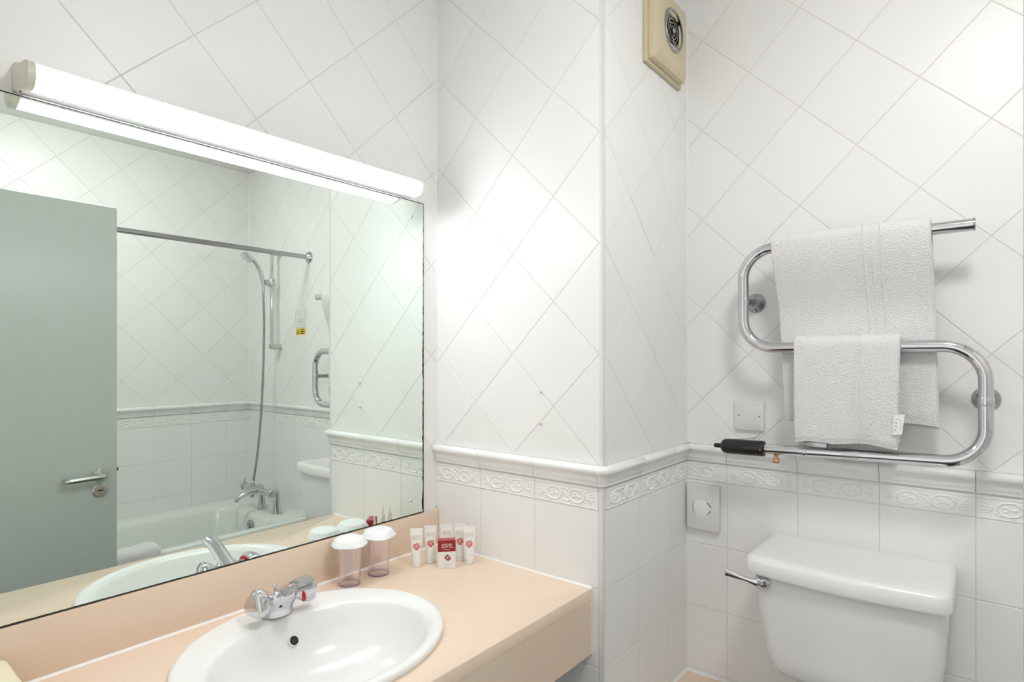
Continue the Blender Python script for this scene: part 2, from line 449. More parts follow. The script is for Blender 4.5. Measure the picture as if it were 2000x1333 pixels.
diamonds(fA, 0.4214, 0, (YN, YB - 0.001, 0.945, ZCEIL), 1.9987, lambda p: p[0] < MY1 - 0.004 and MZ0 < p[1] < MZ1 - 0.004)
diamonds(fB, 0.5798, 0, (XA, XC - TR - 0.001, Z0, ZCEIL), Z0)
diamonds(fC, 1.3016, 0, (YB + TR + 0.001, YD - 0.002, Z0, ZCEIL), Z0)
diamonds(fD, 0.6429, 1, (XC + 0.002, XE - 0.002, Z0, ZCEIL), Z0)
diamonds(fE, -1.1188, 1, (-YD + 0.002, -YN, Z0, ZCEIL), Z0)
dado(fB, 0.1762, XA, XC - TR - 0.006); dado(fC, 1.4943, YB + TR + 0.006, YD); dado(fD, 0.7206, XC, XE); dado(fE, -1.2726, -YD, -YN)
squares(fB, 0.1762, (XA, XC - TR - 0.006, 0.24, ZF), ZF)
squares(fC, 1.4943, (YB + TR + 0.001, YD - 0.002, 0.24, ZF), ZF)
squares(fD, 0.7206, (XC + 0.002, XE - 0.002, 0.24, ZF), ZF)
squares(fE, -1.2726, (-YD + 0.002, -YN, 0.44, ZF), ZF)
# rounded trim up the outer corner, turned rail piece, sealant up the inner corners
def quarter(z0, z1, r, name='corner_trim'):
    c = (XC - r, YB + r); P = [(c[0] - 0.004, YB), (c[0], YB)] + [(c[0] + r * math.sin(t), c[1] - r * math.cos(t)) for t in [k * PI / 2 / 8 for k in range(9)]] + [(XC, c[1] + 0.004), (XC - 0.01, c[1] + 0.004), (XC - 0.01, YB + 0.01), (c[0] - 0.004, YB + 0.01)]
    return MB().prism(P, 'z', z0, z1).build(name, 'white_plastic', wall_return, True, 50)
quarter(Z0 + 0.0005, ZCEIL, TR); quarter(0.0, ZF + FH, TR)
R_ = []
for k in range(13):
    t = k / 12 * PI / 2; d = Vector((math.sin(t), -math.cos(t), 0)); cc = Vector((XC - TR, YB + TR, Z0 - 0.0002))
    R_.append([cc + d * (n + TR) * 1.0 + Vector((0, 0, z)) for n, z in RAIL])
e0 = [p + Vector((-0.0055, 0, 0)) for p in R_[0]]; e1 = [p + Vector((0, 0.0055, 0)) for p in R_[-1]]
MB().rings([e0] + R_ + [e1]).build('rail_corner', 'tile', wall_return, True, 40)
def bead(wall, a, b, nrm1, nrm2, w=0.005):
    a, b, n1, n2 = Vector(a), Vector(b), Vector(nrm1), Vector(nrm2)
    R2 = [[p, p + n1 * w, p + (n1 + n2) * w * 0.36, p + n2 * w] for p in (a, b)]
    return MB().rings(R2).build('sealant', 'sealant', wall, True, 60)
bead(wall_back, (XC, YD, Z0), (XC, YD, ZCEIL), (1, 0, 0), (0, -1, 0)); bead(wall_back, (XC, YD, 0.43), (XC, YD, ZF), (1, 0, 0), (0, -1, 0))
bead(wall_back, (XE, YD, Z0), (XE, YD, ZCEIL), (-1, 0, 0), (0, -1, 0), 0.007); bead(wall_back, (XE, YD, 0.55), (XE, YD, ZF), (-1, 0, 0), (0, -1, 0), 0.007)
bead(wall_left, (XA, YB, 0.96), (XA, YB, ZCEIL), (1, 0, 0), (0, -1, 0), 0.003)

# ------------------------------------------------------------------ vanity: worktop, upstand, fascia
VX, UPX, VY0 = 0.5585, -0.002, YN + 0.0005
van = thing('vanity_counter', (0.28, 0.69, 0), 'long peach laminate vanity worktop with deep front apron and upstand below the mirror', 'worktop')
BC = (0.272, 0.690, 0.235, 0.275)
n = 120; inn = []; outr = []
hx, hy = BC[2] - 0.012, BC[3] - 0.012
x0, x1, y0, y1 = UPX, VX, VY0, YB - 0.0005
angs = sorted([2 * PI * k / n for k in range(n)] + [math.atan2(y - BC[1], x - BC[0]) % (2 * PI) for x in (x0, x1) for y in (y0, y1)])
for t in angs:
    c, s_ = math.cos(t), math.sin(t)
    inn.append((BC[0] + hx * c, BC[1] + hy * s_))
    k = min([(x1 - BC[0]) / c if c > 1e-9 else 1e9, (x0 - BC[0]) / c if c < -1e-9 else 1e9, (y1 - BC[1]) / s_ if s_ > 1e-9 else 1e9, (y0 - BC[1]) / s_ if s_ < -1e-9 else 1e9])
    outr.append((BC[0] + k * c, BC[1] + k * s_))
mb = MB(); zz = CT - 0.03
def ins(p, d): return (min(max(p[0], x0), x1 - d), p[1])
mb.rings([[Vector((*p, zz)) for p in inn], [Vector((*p, CT)) for p in inn], [Vector((*ins(p, 0.002), CT)) for p in outr], [Vector((*p, CT - 0.002)) for p in outr], [Vector((*p, zz)) for p in outr], [Vector((*p, zz)) for p in inn]], True, False, False)
mb.build('worktop', 'laminate', van, True, 50)
MB().box((VX - 0.020, VY0, 0.670), (VX - 0.0005, YB - 0.0015, zz + 0.0005), 0.0012, 1).build('apron', 'laminate', van, True)
MB().box((XA + 0.0005, VY0, CT - 0.03), (UPX, YB - 0.0005, 0.9505), 0.002, 2).build('upstand', 'laminate', van, True)
def strip(a, b, n1, n2, w, name, par):
    return bead(par, a, b, n1, n2, w)
strip((UPX, VY0, CT), (UPX, YB, CT), (1, 0, 0), (0, 0, 1), 0.004, 'sealant', van)
strip((UPX, YB, CT), (VX, YB, CT), (0, -1, 0), (0, 0, 1), 0.004, 'sealant', van)
MB().box((VX - 0.0005, YB - 0.003, 0.672), (VX + 0.003, YB - 0.0005, CT - 0.001)).build('sealant', 'sealant', van, False)

# ------------------------------------------------------------------ wash basin
bas = thing('wash_basin', (0.272, 0.69, CT), 'white oval ceramic wash basin set into the peach worktop', 'basin')
ctl = [(BC[0], .2335, .2735, CT + 0.0004), (BC[0], .2350, .2750, CT + .006), (BC[0], .2325, .2725, CT + .0115), (BC[0], .2270, .2665, CT + .0145), (BC[0] + .001, .2200, .2590, CT + .0150),
       (.290, .194, .2420, CT + .0125), (.300, .1800, .2310, CT + .0085), (.3015, .1735, .2240, CT + .002), (.302, .1670, .2160, CT - .014), (.303, .1560, .2010, CT - .044), (.305, .1350, .1740, CT - .078), (.306, .1000, .1300, CT - .100), (.307, .0600, .0750, CT - .108), (.307, .0230, .0230, CT - .1115)]
cp = [Vector((a, b, c)) for a, b, c, d in ctl]; cz = [Vector((d, 0, 0)) for a, b, c, d in ctl]
sp1 = smooth_path(cp, 4); sp2 = smooth_path(cz, 4)
Rg = [[Vector((p.x + p.y * math.cos(2 * PI * i / 96), 0.69 + p.z * math.sin(2 * PI * i / 96), q.x)) for i in range(96)] for p, q in zip(sp1, sp2)]
# underside shell so that the basin has thickness
low = [[Vector((.304 + rx * math.cos(2 * PI * i / 96), 0.69 + ry * math.sin(2 * PI * i / 96), z)) for i in range(96)] for rx, ry, z in ((.023, .023, CT - .125), (.11, .14, CT - .117), (.15, .19, CT - .09), (.175, .224, CT - .02))]
mb = MB(); mb.rings(Rg + low + [[p + Vector((0, 0, 0)) for p in Rg[0]]], True, False, False)
bowl = mb.build('bowl', 'ceramic', bas, True, 60)
od = Vector((0.80, 0.02, 0.60)).normalized(); oc = Vector((0.1500, 0.7060, 0.8000))
MB().lathe([(0.0118, -0.004), (0.0118, 0.0012), (0.0108, 0.0020), (0.0098, 0.0012), (0.0098, 0.0008)], oc, od, 28).build('overflow_ring', 'ceramic', bas)
MB().lathe([(0.0098, 0.0), (0.0098, 0.0016), (0.0, 0.0019)], oc, od, 28).build('overflow_hole', 'dark', bas)
MB().lathe([(0.0225, -0.002), (0.0225, 0.002), (0.016, 0.003), (0.012, 0.001), (0, 0.001)], (0.307, 0.69, CT - 0.1115), (0, 0, 1), 24).build('waste', 'chrome', bas)
mk = MB()
for k in range(5):
    yk = 0.868 + 0.0055 * k
    mk.box((0.100 + 0.0012 * (k % 2) - 0.006 + k * 0.0028, yk, CT + 0.0128), (0.1012 + 0.0012 * (k % 2) - 0.006 + k * 0.0028, yk + 0.004, CT + 0.0141))
mk.build('maker_mark', 'print_grey', bas, False)

# ------------------------------------------------------------------ basin mixer
TX, TY, TZ = 0.098, 0.694, CT + 0.0138
tap = thing('basin_tap', (TX, TY, TZ), 'chrome basin mixer tap with two faceted knobs behind the oval basin', 'tap')
mb = MB()
Rb = []
for a, rx, ry, z in ((0, .030, .036, 0), (0, .031, .037, .003), (.001, .029, .036, .008), (.006, .026, .036, .016), (.013, .024, .037, .026), (.021, .022, .038, .036), (.028, .020, .037, .046), (.033, .017, .032, .056), (.036, .010, .020, .062)):
    Rb.append([Vector((TX + a + rx * math.cos(2 * PI * i / 36), TY + ry * math.sin(2 * PI * i / 36), TZ + z)) for i in range(36)])
mb.rings(Rb).build('body', 'chrome', tap, True, 60)
sp = smooth_path([(TX + .012, TY, TZ + .040), (TX + .035, TY, TZ + .056), (TX + .065, TY - .001, TZ + .074), (TX + .098, TY - .002, TZ + .091), (TX + .126, TY - .003, TZ + .100)], 6)
ns = len(sp); rad = [(.0205 - .004 * k / ns + (0.002 if k > ns - 6 else 0), .0150 - .005 * k / ns) for k in range(ns)]
MB().sweep(sp, rad, 24).build('spout', 'chrome', tap, True, 60)
MB().box((TX + .110, TY - .0165, TZ + .083), (TX + .130, TY + .0115, TZ + .098), .004, 2).build('aerator', 'chrome_worn', tap)
MB().lathe([(.0028, 0), (.0028, .022), (.0055, .025), (.006, .029), (.004, .033), (0, .034)], (TX - .004, TY, TZ + .030), (-.2, 0, 1), 16).build('pop_up_knob', 'chrome', tap)
for sgn in (-1, 1):
    ax = Vector((0.16, sgn * 0.93, 0.16)).normalized(); b0 = Vector((TX + .024, TY + sgn * .028, TZ + .040))
    u = Vector((1, 0, 0)); u = (u - ax * u.dot(ax)).normalized(); v = ax.cross(u)
    Rk = []
    for h, r, lob in ((0, .013, 0), (.005, .0145, 0), (.009, .0185, .02), (.017, .0245, .07), (.028, .0285, .11), (.038, .0290, .13), (.044, .0265, .12), (.0475, .020, .08), (.049, .010, .03), (.0495, .001, 0)):
        Rk.append([b0 + ax * h + (u * math.cos(2 * PI * i / 48) + v * math.sin(2 * PI * i / 48)) * r * (1 + lob * math.cos(3 * 2 * PI * i / 48 + PI / 2)) for i in range(48)])
    kn = MB().rings(Rk).build('knob', 'chrome', tap, True, 50)
    if sgn > 0:
        kn['label'] = 'chrome knob with red hot mark'
        MB().lathe([(.0200, 0), (.0250, .004), (.0252, .007), (.0215, .010)], b0 + ax * 0.011, ax, 30).build('hot_ring', 'red_plastic', kn)

# ------------------------------------------------------------------ mirror
mirror_mat(MY1, MZ0, MZ1)
mir = thing('wall_mirror', (-0.004, 0.66, MZ0), 'large frameless wall mirror with blackened edge above the peach worktop', 'mirror')
MX = -0.0042
me = MB(); me.box((XA + 0.0012, MY0 - 0.0008, MZ0 - 0.0022), (MX - 0.0008, MY1 + 0.0016, MZ1 + 0.0012)).build('backing', 'mirror_edge', mir, False)
gl = MB(); gl.add([(MX, MY0, MZ0), (MX, MY1, MZ0), (MX, MY1, MZ1), (MX, MY0, MZ1), (MX - 0.0009, MY0, MZ0), (MX - 0.0009, MY1, MZ0), (MX - 0.0009, MY1, MZ1), (MX - 0.0009, MY0, MZ1)],
       [(0, 1, 2, 3), (7, 6, 5, 4), (0, 4, 5, 1), (1, 5, 6, 2), (2, 6, 7, 3), (3, 7, 4, 0)])
o = gl.build('glass', 'silvered_glass', None, False); o.parent = mir; o.location = -Vector(mir.location)
for y, z in ((1.1835, 1.8515), (1.1805, 0.9965), (0.135, 1.8515), (0.135, 0.9965)):
    sc = MB().lathe([(.0042, 0), (.0048, .001), (.0042, .0022), (.0022, .0030), (0, .0032)], (MX, y, z), (1, 0, 0), 18).build('mirror_screw', 'chrome', mir)
    MB().lathe([(.0013, 0), (.0013, .0004), (0, .0004)], (MX + .0031, y, z), (1, 0, 0), 10).build('screw_slot', 'dark', sc)

# ------------------------------------------------------------------ strip light over the mirror
LY0, LY1, LZ = 0.2515, 1.1620, 1.9055
lamp = thing('strip_light', (XA, 0.72, LZ), 'long glowing white strip light mounted above the mirror', 'lamp')
DIF = [(.0202, .0), (.0300, -.0050), (.0400, -.0080), (.0500, -.0096), (.0600, -.0096), (.0695, -.0056), (.0755, .0025), (.0785, .0130), (.0765, .0240), (.0700, .0320), (.0590, .0365), (.0450, .0390), (.0202, .0432)]
PRF = [(XA + .0005, .0)] + DIF + [(XA + .0005, .0540)]
DIF = DIF[:9] + [(.0700, .0315), (.0620, .0318), (.0202, .0336)]           # opaque hood added on top to keep glow off the wall above
c0, c1 = LY0 + 0.0145, LY1 - 0.0100
MB().prism([(x, LZ + z) for x, z in [(XA + .0005, .0), (.0194, .0), (.0194, .0340), (.0620, .0322), (.0705, .0318), (.0695, .0332), (.0590, .0370), (.0450, .0395), (.0202, .0436), (XA + .0005, .0525)]], 'y', c0 - .006, c1 + .004).build('housing', 'lamp_base', lamp, True, 30)
MB().prism([(x, LZ + z) for x, z in [(.0194, -.0007), (.0205, -.0007), (.0205, .0006), (.0194, .0006)]], 'y', c0, c1).build('seam', 'dark', lamp, False)
MB().prism([(x, LZ + z) for x, z in DIF], 'y', c0, c1).build('diffuser', 'lamp_glow', lamp, True, 50)
def cap(ya, yb, grow, m):
    cx_, cz_ = .035, .014
    cy = [(x if x <= XA + .001 else cx_ + (x - cx_) * (1 + grow), cz_ + (z - cz_) * (1 + grow)) for x, z in PRF]
    cyi = [(XA + .0005 + (x - XA) * .86, cz_ + (z - cz_) * .84) for x, z in cy]
    R3 = [[Vector((x, y, LZ + z)) for x, z in pr_] for y, pr_ in ((ya, cyi), (ya + (yb - ya) * .25, cy), (yb, cy))]
    return MB().rings(R3).build('end_cap', m, lamp, True, 40)
cap(LY0, c0 + .001, .05, 'cap_plastic')
e = cap(LY1 + .002, c1 - .001, .03, 'lid_plastic')
MB().lathe([(.0016, 0), (.0016, .0016), (0, .0016)], (.0080, LY0 + .0080, LZ - .0026), (0, 0, 1), 10).build('cap_screw', 'dark', lamp)

# ------------------------------------------------------------------ unseen dome light added to brighten the upper walls
CLX, CLY = 1.42, 0.78
cl = thing('fill_light', (CLX, CLY, ZCEIL), 'added unseen white dome on the bathroom ceiling as fill light', 'lamp')
MB().lathe([(.165, -.0005), (.165, -.018), (.158, -.022)], (CLX, CLY, ZCEIL), (0, 0, 1), 48).build('base_ring', 'white_plastic', cl, True, 40)
MB().lathe([(.156, -.0225), (.150, -.040), (.130, -.060), (.095, -.076), (.050, -.085), (.0, -.088)], (CLX, CLY, ZCEIL), (0, 0, 1), 48).build('dome', 'fill_glow', cl, True, 60)

# ------------------------------------------------------------------ tumblers with lids
def tumbler(x, y, label, lobes, ph):
    t = thing('plastic_tumbler', (x, y, CT + 0.0003), label, 'cup', 'lidded tumblers on the worktop')
    seg = 72; prof = [(.0268, .0), (.0276, .003), (.0284, .015), (.0312, .055), (.0334, .086), (.0338, .090)]
    R4 = [[Vector((x + r * math.cos(2 * PI * i / seg), y + r * math.sin(2 * PI * i / seg), CT + .0003 + h * 1.2)) for i in range(seg)] for r, h in prof]
    R5 = []
    for r, h in reversed([(.0245, .006), (.0256, .015), (.0292, .055), (.0316, .086), (.0326, .090)]):
        R5.append([Vector((x + (r + (.0005 * math.cos(24 * 2 * PI * i / seg) if h < .08 else 0)) * math.cos(2 * PI * i / seg), y + (r + (.0005 * math.cos(24 * 2 * PI * i / seg) if h < .08 else 0)) * math.sin(2 * PI * i / seg), CT + .0003 + h * 1.2)) for i in range(seg)])
    MB().rings(R4 + R5, True, True, True).build('cup', 'clear_plastic', t, True, 60)
    MB().lathe([(.0266, .0), (.0278, .0006), (.0279, .0024), (.0270, .0032), (.0262, .0016)], (x, y, CT + .0003), (0, 0, 1), 48, False, False).build('base_ring', 'violet_rim', t)
    L6 = []
    for r, h, lb in ((.0340, .0860, .0), (.0445, .0845, .035), (.0458, .0858, .045), (.0448, .0880, .045), (.0415, .0925, .04), (.0385, .0975, .03), (.0362, .1010, .02), (.0325, .1030, .01), (.018, .1038, 0), (.0, .1040, 0)):
        L6.append([Vector((x + r * (1 + lb * math.cos(lobes * 2 * PI * i / 64 + ph) * .6 + lb * math.sin(3 * 2 * PI * i / 64 + ph * 2) * .5) * math.cos(2 * PI * i / 64), y + max(r, 1e-5) * (1 + lb * math.cos(lobes * 2 * PI * i / 64 + ph) * .6 + lb * math.sin(3 * 2 * PI * i / 64 + ph * 2) * .5) * math.sin(2 * PI * i / 64), CT + .0180 + h)) for i in range(64)])
    MB().rings(L6).build('lid', 'lid_plastic', t, True, 60)
tumbler(.0530, .9205, 'ribbed clear tumbler under a white lid, the one nearer the chrome tap', 5, .4)
tumbler(.0540, 1.0140, 'ribbed clear tumbler under a white lid, the one nearer the toiletry tubes', 4, 1.7)

# ------------------------------------------------------------------ toiletry tubes and soap box (print runs mirrored in the photograph)
def flower(cx, cz, r, petals, seed):
    rnd = random.Random(seed); V = []; F = []
    for k in range(petals):
        a = 2 * PI * k / petals + rnd.uniform(-.12, .12) + PI / 2; w = 2 * PI / petals * rnd.uniform(.30, .44); r0 = r * .16; r1 = r * rnd.uniform(.82, 1.08)
        n0 = len(V); P = [(r0, a - w * .7), (r * .6, a - w), (r1, a - w * .85), (r1 * 1.02, a - w * .1), (r1 * .93, a + w * .35), (r1, a + w * .9), (r * .6, a + w), (r0, a + w * .7)]
        V += [(cx + q * math.cos(t), cz + q * math.sin(t)) for q, t in P]; F.append(tuple(range(n0, n0 + 8)))
    return V, F
T_W, T_H = .0180, .106
def tube_surface(h):                                   # half width and half depth at height h
    t = max(0, min(1, (h - .012) / (T_H - .012 - .008)))
    a = .0138 + (T_W - .0138) * t; b = .0120 * (1 - t) ** .8 + .0007
    return a, b
def decal(V2, F, parent, name, m, off=.00025):
    V = []
    for x, z in V2:
        a, b = tube_surface(z); q = max(-1, min(1, x / a)); V.append((x, -b * math.sqrt(max(0, 1 - q * q)) - off, z))
    me = mesh(name, V, F, False); return link(name, me, m, parent)
def make_tube(seed):
    t = bpy.data.objects.new('toiletry_tube', None); COL.objects.link(t); t.empty_display_size = .02
    def ring(a, b, h): return [Vector((a * math.cos(2 * PI * i / 32), b * math.sin(2 * PI * i / 32), h)) for i in range(32)]
    R7 = [ring(*tube_surface(h), h) for h in [.012 + (T_H - .020) * k / 14 for k in range(15)]]
    R7 = [ring(.0128, .0115, .0118)] + R7 + [ring(T_W, .0007, T_H - .007), ring(T_W + .0004, .0007, T_H)]
    mb = MB(); mb.rings(R7); link('tube_body', mesh('tube_body', mb.V, mb.F, True, 60), 'tube_white', t)
    cpm = MB(); seg = 40
    cpm.rings([[Vector(((r + (.0002 * math.cos(20 * 2 * PI * i / seg) if 0 < h < .011 else 0)) * math.cos(2 * PI * i / seg), r * math.sin(2 * PI * i / seg), h)) for i in range(seg)] for r, h in ((.0112, 0), (.0120, .0006), (.0122, .011), (.0114, .0118))])
    link('screw_cap', mesh('screw_cap', cpm.V, cpm.F, True, 50), 'tube_white', t)
    V, F = flower(0, .0570, .0104, 9, seed); decal(V, F, t, 'flower_print', 'print_red')
    V, F = text_mesh('AROMA\nACTIVES', .0072, .85); decal([(x * .92, z + .0810) for x, z in V], F, t, 'lettering', 'print_pale')
    V = []; F = []
    for z, w in ((.0715, .0085), (.0400, .0085), (.0365, .0075), (.0270, .0065)):
        k = len(V); V += [(-w, z), (w, z), (w, z + .0006), (-w, z + .0006)]; F.append((k, k + 1, k + 2, k + 3))
    decal(V, F, t, 'small_print', 'print_pale')
    return t
def copy_tree(o, parent=None):
    c = o.copy(); COL.objects.link(c); c.parent = parent
    for ch in list(o.children): copy_tree(ch, c)
    return c
tube0 = make_tube(3)
TUBES = [(.0905, 1.1180, 46, 'white toiletry tube with red flower print nearest the lidded tumblers'),
         (.1010, 1.1620, 44, 'white toiletry tube with red flower print, second from the lidded tumblers'),
         (.1260, 1.2020, 42, 'white toiletry tube mostly hidden behind the red and white soap box'),
         (.1530, 1.2290, 42, 'white toiletry tube whose flower print is half covered by the soap box'),
         (.1900, 1.2290, 40, 'white toiletry tube with red flower print farthest from the tumblers, beside tiled wall')]
for k, (x, y, a, lb) in enumerate(TUBES):
    t = tube0 if k == 0 else copy_tree(tube0)
    t.location = (x, y, CT + .0003); t.rotation_euler = (0, 0, math.radians(a)); tag(t, lb, 'tube', 'toiletry tubes on the worktop')
sb = thing('soap_box', (.1640, 1.1640, CT + .0003), 'small red and white card soap box standing in front of the tubes', 'box', rotz=math.radians(49))
bw, bd, bh = .0245, .0120, .0785
def lbox(name, a, b, m, bev=.0004):
    mb = MB().box(a, b, bev, 1); return link(name, mesh(name, mb.V, mb.F, True, 30), m, sb)
lbox('carton', (-bw, -bd, 0), (bw, bd, bh * .60), 'card_white')
lbox('red_band', (-bw, -bd, bh * .60), (bw, bd, bh - .0003), 'card_red')
lbox('top_flap', (-bw + .0003, -bd + .0003, bh - .0003), (bw - .0003, bd - .0003, bh + .0002), 'card_pink', 0)
def flat(V2, F, name, m, y=-bd - .0002):
    return link(name, mesh(name, [(x, y, z) for x, z in V2], F, False), m, sb)
V, F = text_mesh('AROMA\nACTIVES', .0082, .85); flat([(x, z + bh * .805) for x, z in V], F, 'lettering', 'print_white')
flat([(-.008, bh * .672), (.008, bh * .672), (.008, bh * .684), (-.008, bh * .684)], [(0, 1, 2, 3)], 'small_print', 'print_white')
V, F = flower(.002, bh * .385, .0090, 7, 11); flat(V, F, 'flower_print', 'print_maroon')
V = []; F = []
for z, w in ((.150, .010), (.128, .0085), (.035, .006)):
    k = len(V); V += [(-w, bh * z), (w, bh * z), (w, bh * z + .0006), (-w, bh * z + .0006)]; F.append((k, k + 1, k + 2, k + 3))
flat(V, F, 'small_print', 'print_pale')

# ------------------------------------------------------------------ cream box at the near end of the worktop
cb = thing('tissue_box', (.075, .185, CT), 'cream rounded tissue box at the near end of the worktop', 'box')
mb = MB().box((.012, .105, CT + .0003), (.135, .240, CT + .0660), .010, 4); mb.build('case', 'cream_card', cb, True, 40)
MB().box((.045, .130, CT + .0655), (.102, .215, CT + .0668), .0004, 1).build('slot_panel', 'cream_plastic', cb)

# ------------------------------------------------------------------ blanking studs on the return wall
for z, lb in ((1.3355, 'upper cream plastic stud in the white diamond tiles beside the mirror'), (1.2490, 'lower cream plastic stud in the white diamond tiles beside the mirror')):
    t = thing('wall_plug', (.3975, YB, z), lb, 'plug', 'plugs in the tiled wall')
    MB().lathe([(.0050, .0002), (.0050, .0012), (.0040, .0020)], (.3975, YB, z), (0, -1, 0), 16).build('collar', 'stud_plastic', t)
    MB().lathe([(.0034, .0012), (.0036, .0045), (.0028, .0060), (0, .0063)], (.3980, YB, z - .0004), (0.12, -1, -.06), 14).build('stub', 'stud_plastic', t)

# ------------------------------------------------------------------ extractor fan high on the return wall
fan = thing('extractor_fan', (XC, 1.627, 2.2585), 'yellowed cream extractor fan with round grille high in the corner', 'fan')
FY0, FY1, FZ0, FZ1 = 1.5090, 1.7480, 2.2585, 2.4975
MB().box((XC + .0006, FY0, FZ0), (XC + .0120, FY1, FZ1), .002, 2).build('back_plate', 'cream_plastic', fan)
yi, zi = .009, .010
ra = [(FY0 + yi, FZ0 + zi), (FY1 - yi, FZ0 + zi), (FY1 - yi, FZ1 - zi), (FY0 + yi, FZ1 - zi)]
def rr(y0, y1, z0, z1, x, r, n=5):
    P = []
    for cy, cz, a0 in ((y1 - r, z1 - r, 0), (y0 + r, z1 - r, PI / 2), (y0 + r, z0 + r, PI), (y1 - r, z0 + r, 3 * PI / 2)):
        for k in range(n + 1): P.append(Vector((x, cy + r * math.cos(a0 + k * PI / 2 / n), cz + r * math.sin(a0 + k * PI / 2 / n))))
    return P
CR = []
for x, g, r in ((XC + .012, .010, .004), (XC + .015, .009, .005), (XC + .028, .011, .006), (XC + .036, .022, .010), (XC + .038, .030, .012)):
    CR.append(rr(FY0 + g, FY1 - g, FZ0 + g, FZ1 - g, x, r))
hole = []; HC = Vector((XC + .038, 1.6300, 2.3830)); HR = .0560
for p in CR[-1]:
    a = math.atan2(p.z - HC.z, p.y - HC.y); hole.append(HC + Vector((0, math.cos(a) * HR, math.sin(a) * HR)))
hole2 = [p + Vector((-.024, 0, 0)) for p in hole]
MB().rings(CR + [hole, hole2], True, False, True).build('cover', 'cream_plastic', fan, True, 25)
MB().lathe([(.0620, -.001), (.0620, .0030), (.0590, .0060), (.0545, .0050), (.0535, -.010), (.0530, -.012)], HC, (1, 0, 0), 48, False, False).build('grille_rim', 'chrome_worn', fan)
MB().lathe([(.0530, 0), (.0530, .002), (0, .002)], HC + Vector((-.0235, 0, 0)), (1, 0, 0), 40).build('dark_throat', 'dark', fan)
for r in (.0430, .0330, .0230, .0130):
    MB().lathe([(r - .0012, -.007), (r + .0012, -.007), (r + .0012, -.001), (r - .0012, -.001), (r - .0012, -.007)], HC, (1, 0, 0), 40, False, False).build('grille_ring', 'chrome_worn', fan)
for k in range(4):
    a = k * PI / 2 + .5; d = Vector((0, math.cos(a), math.sin(a)))
    MB().sweep([HC + d * .006 + Vector((-.006, 0, 0)), HC + d * .054 + Vector((-.006, 0, 0))], (.0012, .0018), 8).build('grille_spoke', 'chrome_worn', fan)
MB().lathe([(.0085, -.004), (.0085, .002), (.006, .004), (0, .004)], HC, (1, 0, 0), 20).build('grille_hub', 'chrome_worn', fan)

# ------------------------------------------------------------------ heated towel rail
YT, TRD = 1.7080, .0145
rail = thing('towel_rail', (1.07, YD, 1.18), 'chrome S-shaped heated towel rail on the back wall above the toilet', 'towel rail')
zt, zm = 1.7320, 1.4560
P1 = [(1.3200, YT, zt + .0015), (.8045, YT, zt - .003), (.8045, YT, zm - .001), (1.3405, YT, zm), (1.3405, YT, 1.1885), (.865, YT, 1.1745)]
MB().sweep(fillet(P1, [.080, .080, .080, .080], 14), TRD, 24).build('tube', 'chrome', rail, True, 60)
MB().lathe([(TRD + .0004, 0), (TRD + .0004, .0035), (TRD - .001, .0045), (0, .0045)], (1.3175, YT, zt + .0015), (1, 0, 0), 24).build('end_plug', 'chrome_worn', rail)
MB().lathe([(.0205, 0), (.0215, .003), (.0215, .100), (.0195, .112), (.0135, .118)], (.8620, YT, 1.1745), (-1, 0, -.020), 28).build('heater_cap', 'black_plastic', rail)
MB().lathe([(.0085, 0), (.0085, .004), (.0065, .006), (.0065, .020), (.0040, .024)], (.7450, YT, 1.1720), (-1, 0, -.020), 18).build('cable_gland', 'black_plastic', rail)
MB().sweep(smooth_path([(.722, YT, 1.1715), (.700, YT + .02, 1.1730), (.700, YT + .07, 1.178), (.760, YD - .004, 1.184), (.806, YD - .004, 1.192), (.812, YD - .004, 1.209)], 6), .0022, 10).build('cable', 'sealant', rail)
MB().lathe([(.0018, 0), (.0018, .0022), (0, .0028)], (.8560, YT - .0208, 1.1725), (0, -1, 0), 10).build('cap_screw', 'chrome', rail)
MB().cyl((.892, YT, 1.1610), (.892, YT, 1.1500), .0055, 14).build('earth_terminal', 'brass', rail)
MB().box((.8845, YT - .0075, 1.1390), (.8995, YT + .0075, 1.1515), .0015, 2).build('terminal_block', 'brass', rail)
MB().lathe([(TRD + .0005, 0), (TRD + .0022, .0015), (TRD + .0022, .0085), (TRD + .0005, .010)], (.9610, YT, 1.1775), (1, 0, .0285), 24).build('joint_collar', 'chrome', rail)
MB().lathe([(TRD + .0004, 0), (TRD + .0004, .036)], (1.0540, YT, 1.1800), (1, 0, .0285), 24).build('rating_label', 'satin_steel', rail)
for (x, z) in ((.8060, 1.5890), (1.3400, 1.3290)):
    MB().lathe([(.0285, .0006), (.0285, .003), (.0250, .008), (.0165, .013), (.0115, .020), (.0100, .040), (.0100, YD - YT - .014), (.0125, YD - YT - .008)], (x, YD, z), (0, -1, 0), 28).build('wall_bracket', 'chrome_worn', rail, True, 40)
    MB().lathe([(TRD + .0007, -.009), (TRD + .0012, -.007), (TRD + .0012, .007), (TRD + .0007, .009)], (.8045 if x < 1 else 1.3405, YT, z), (0, 0, 1), 24).build('bracket_sleeve', 'chrome', rail)
# lower clip between tube and wall
MB().box((.960, YT + .004, 1.186), (.978, YD - .001, 1.204), .002, 2).box((.960, YT - .002, 1.188), (1.018, YT + .006, 1.206), .002, 2).build('rear_clip', 'chrome_worn', rail)

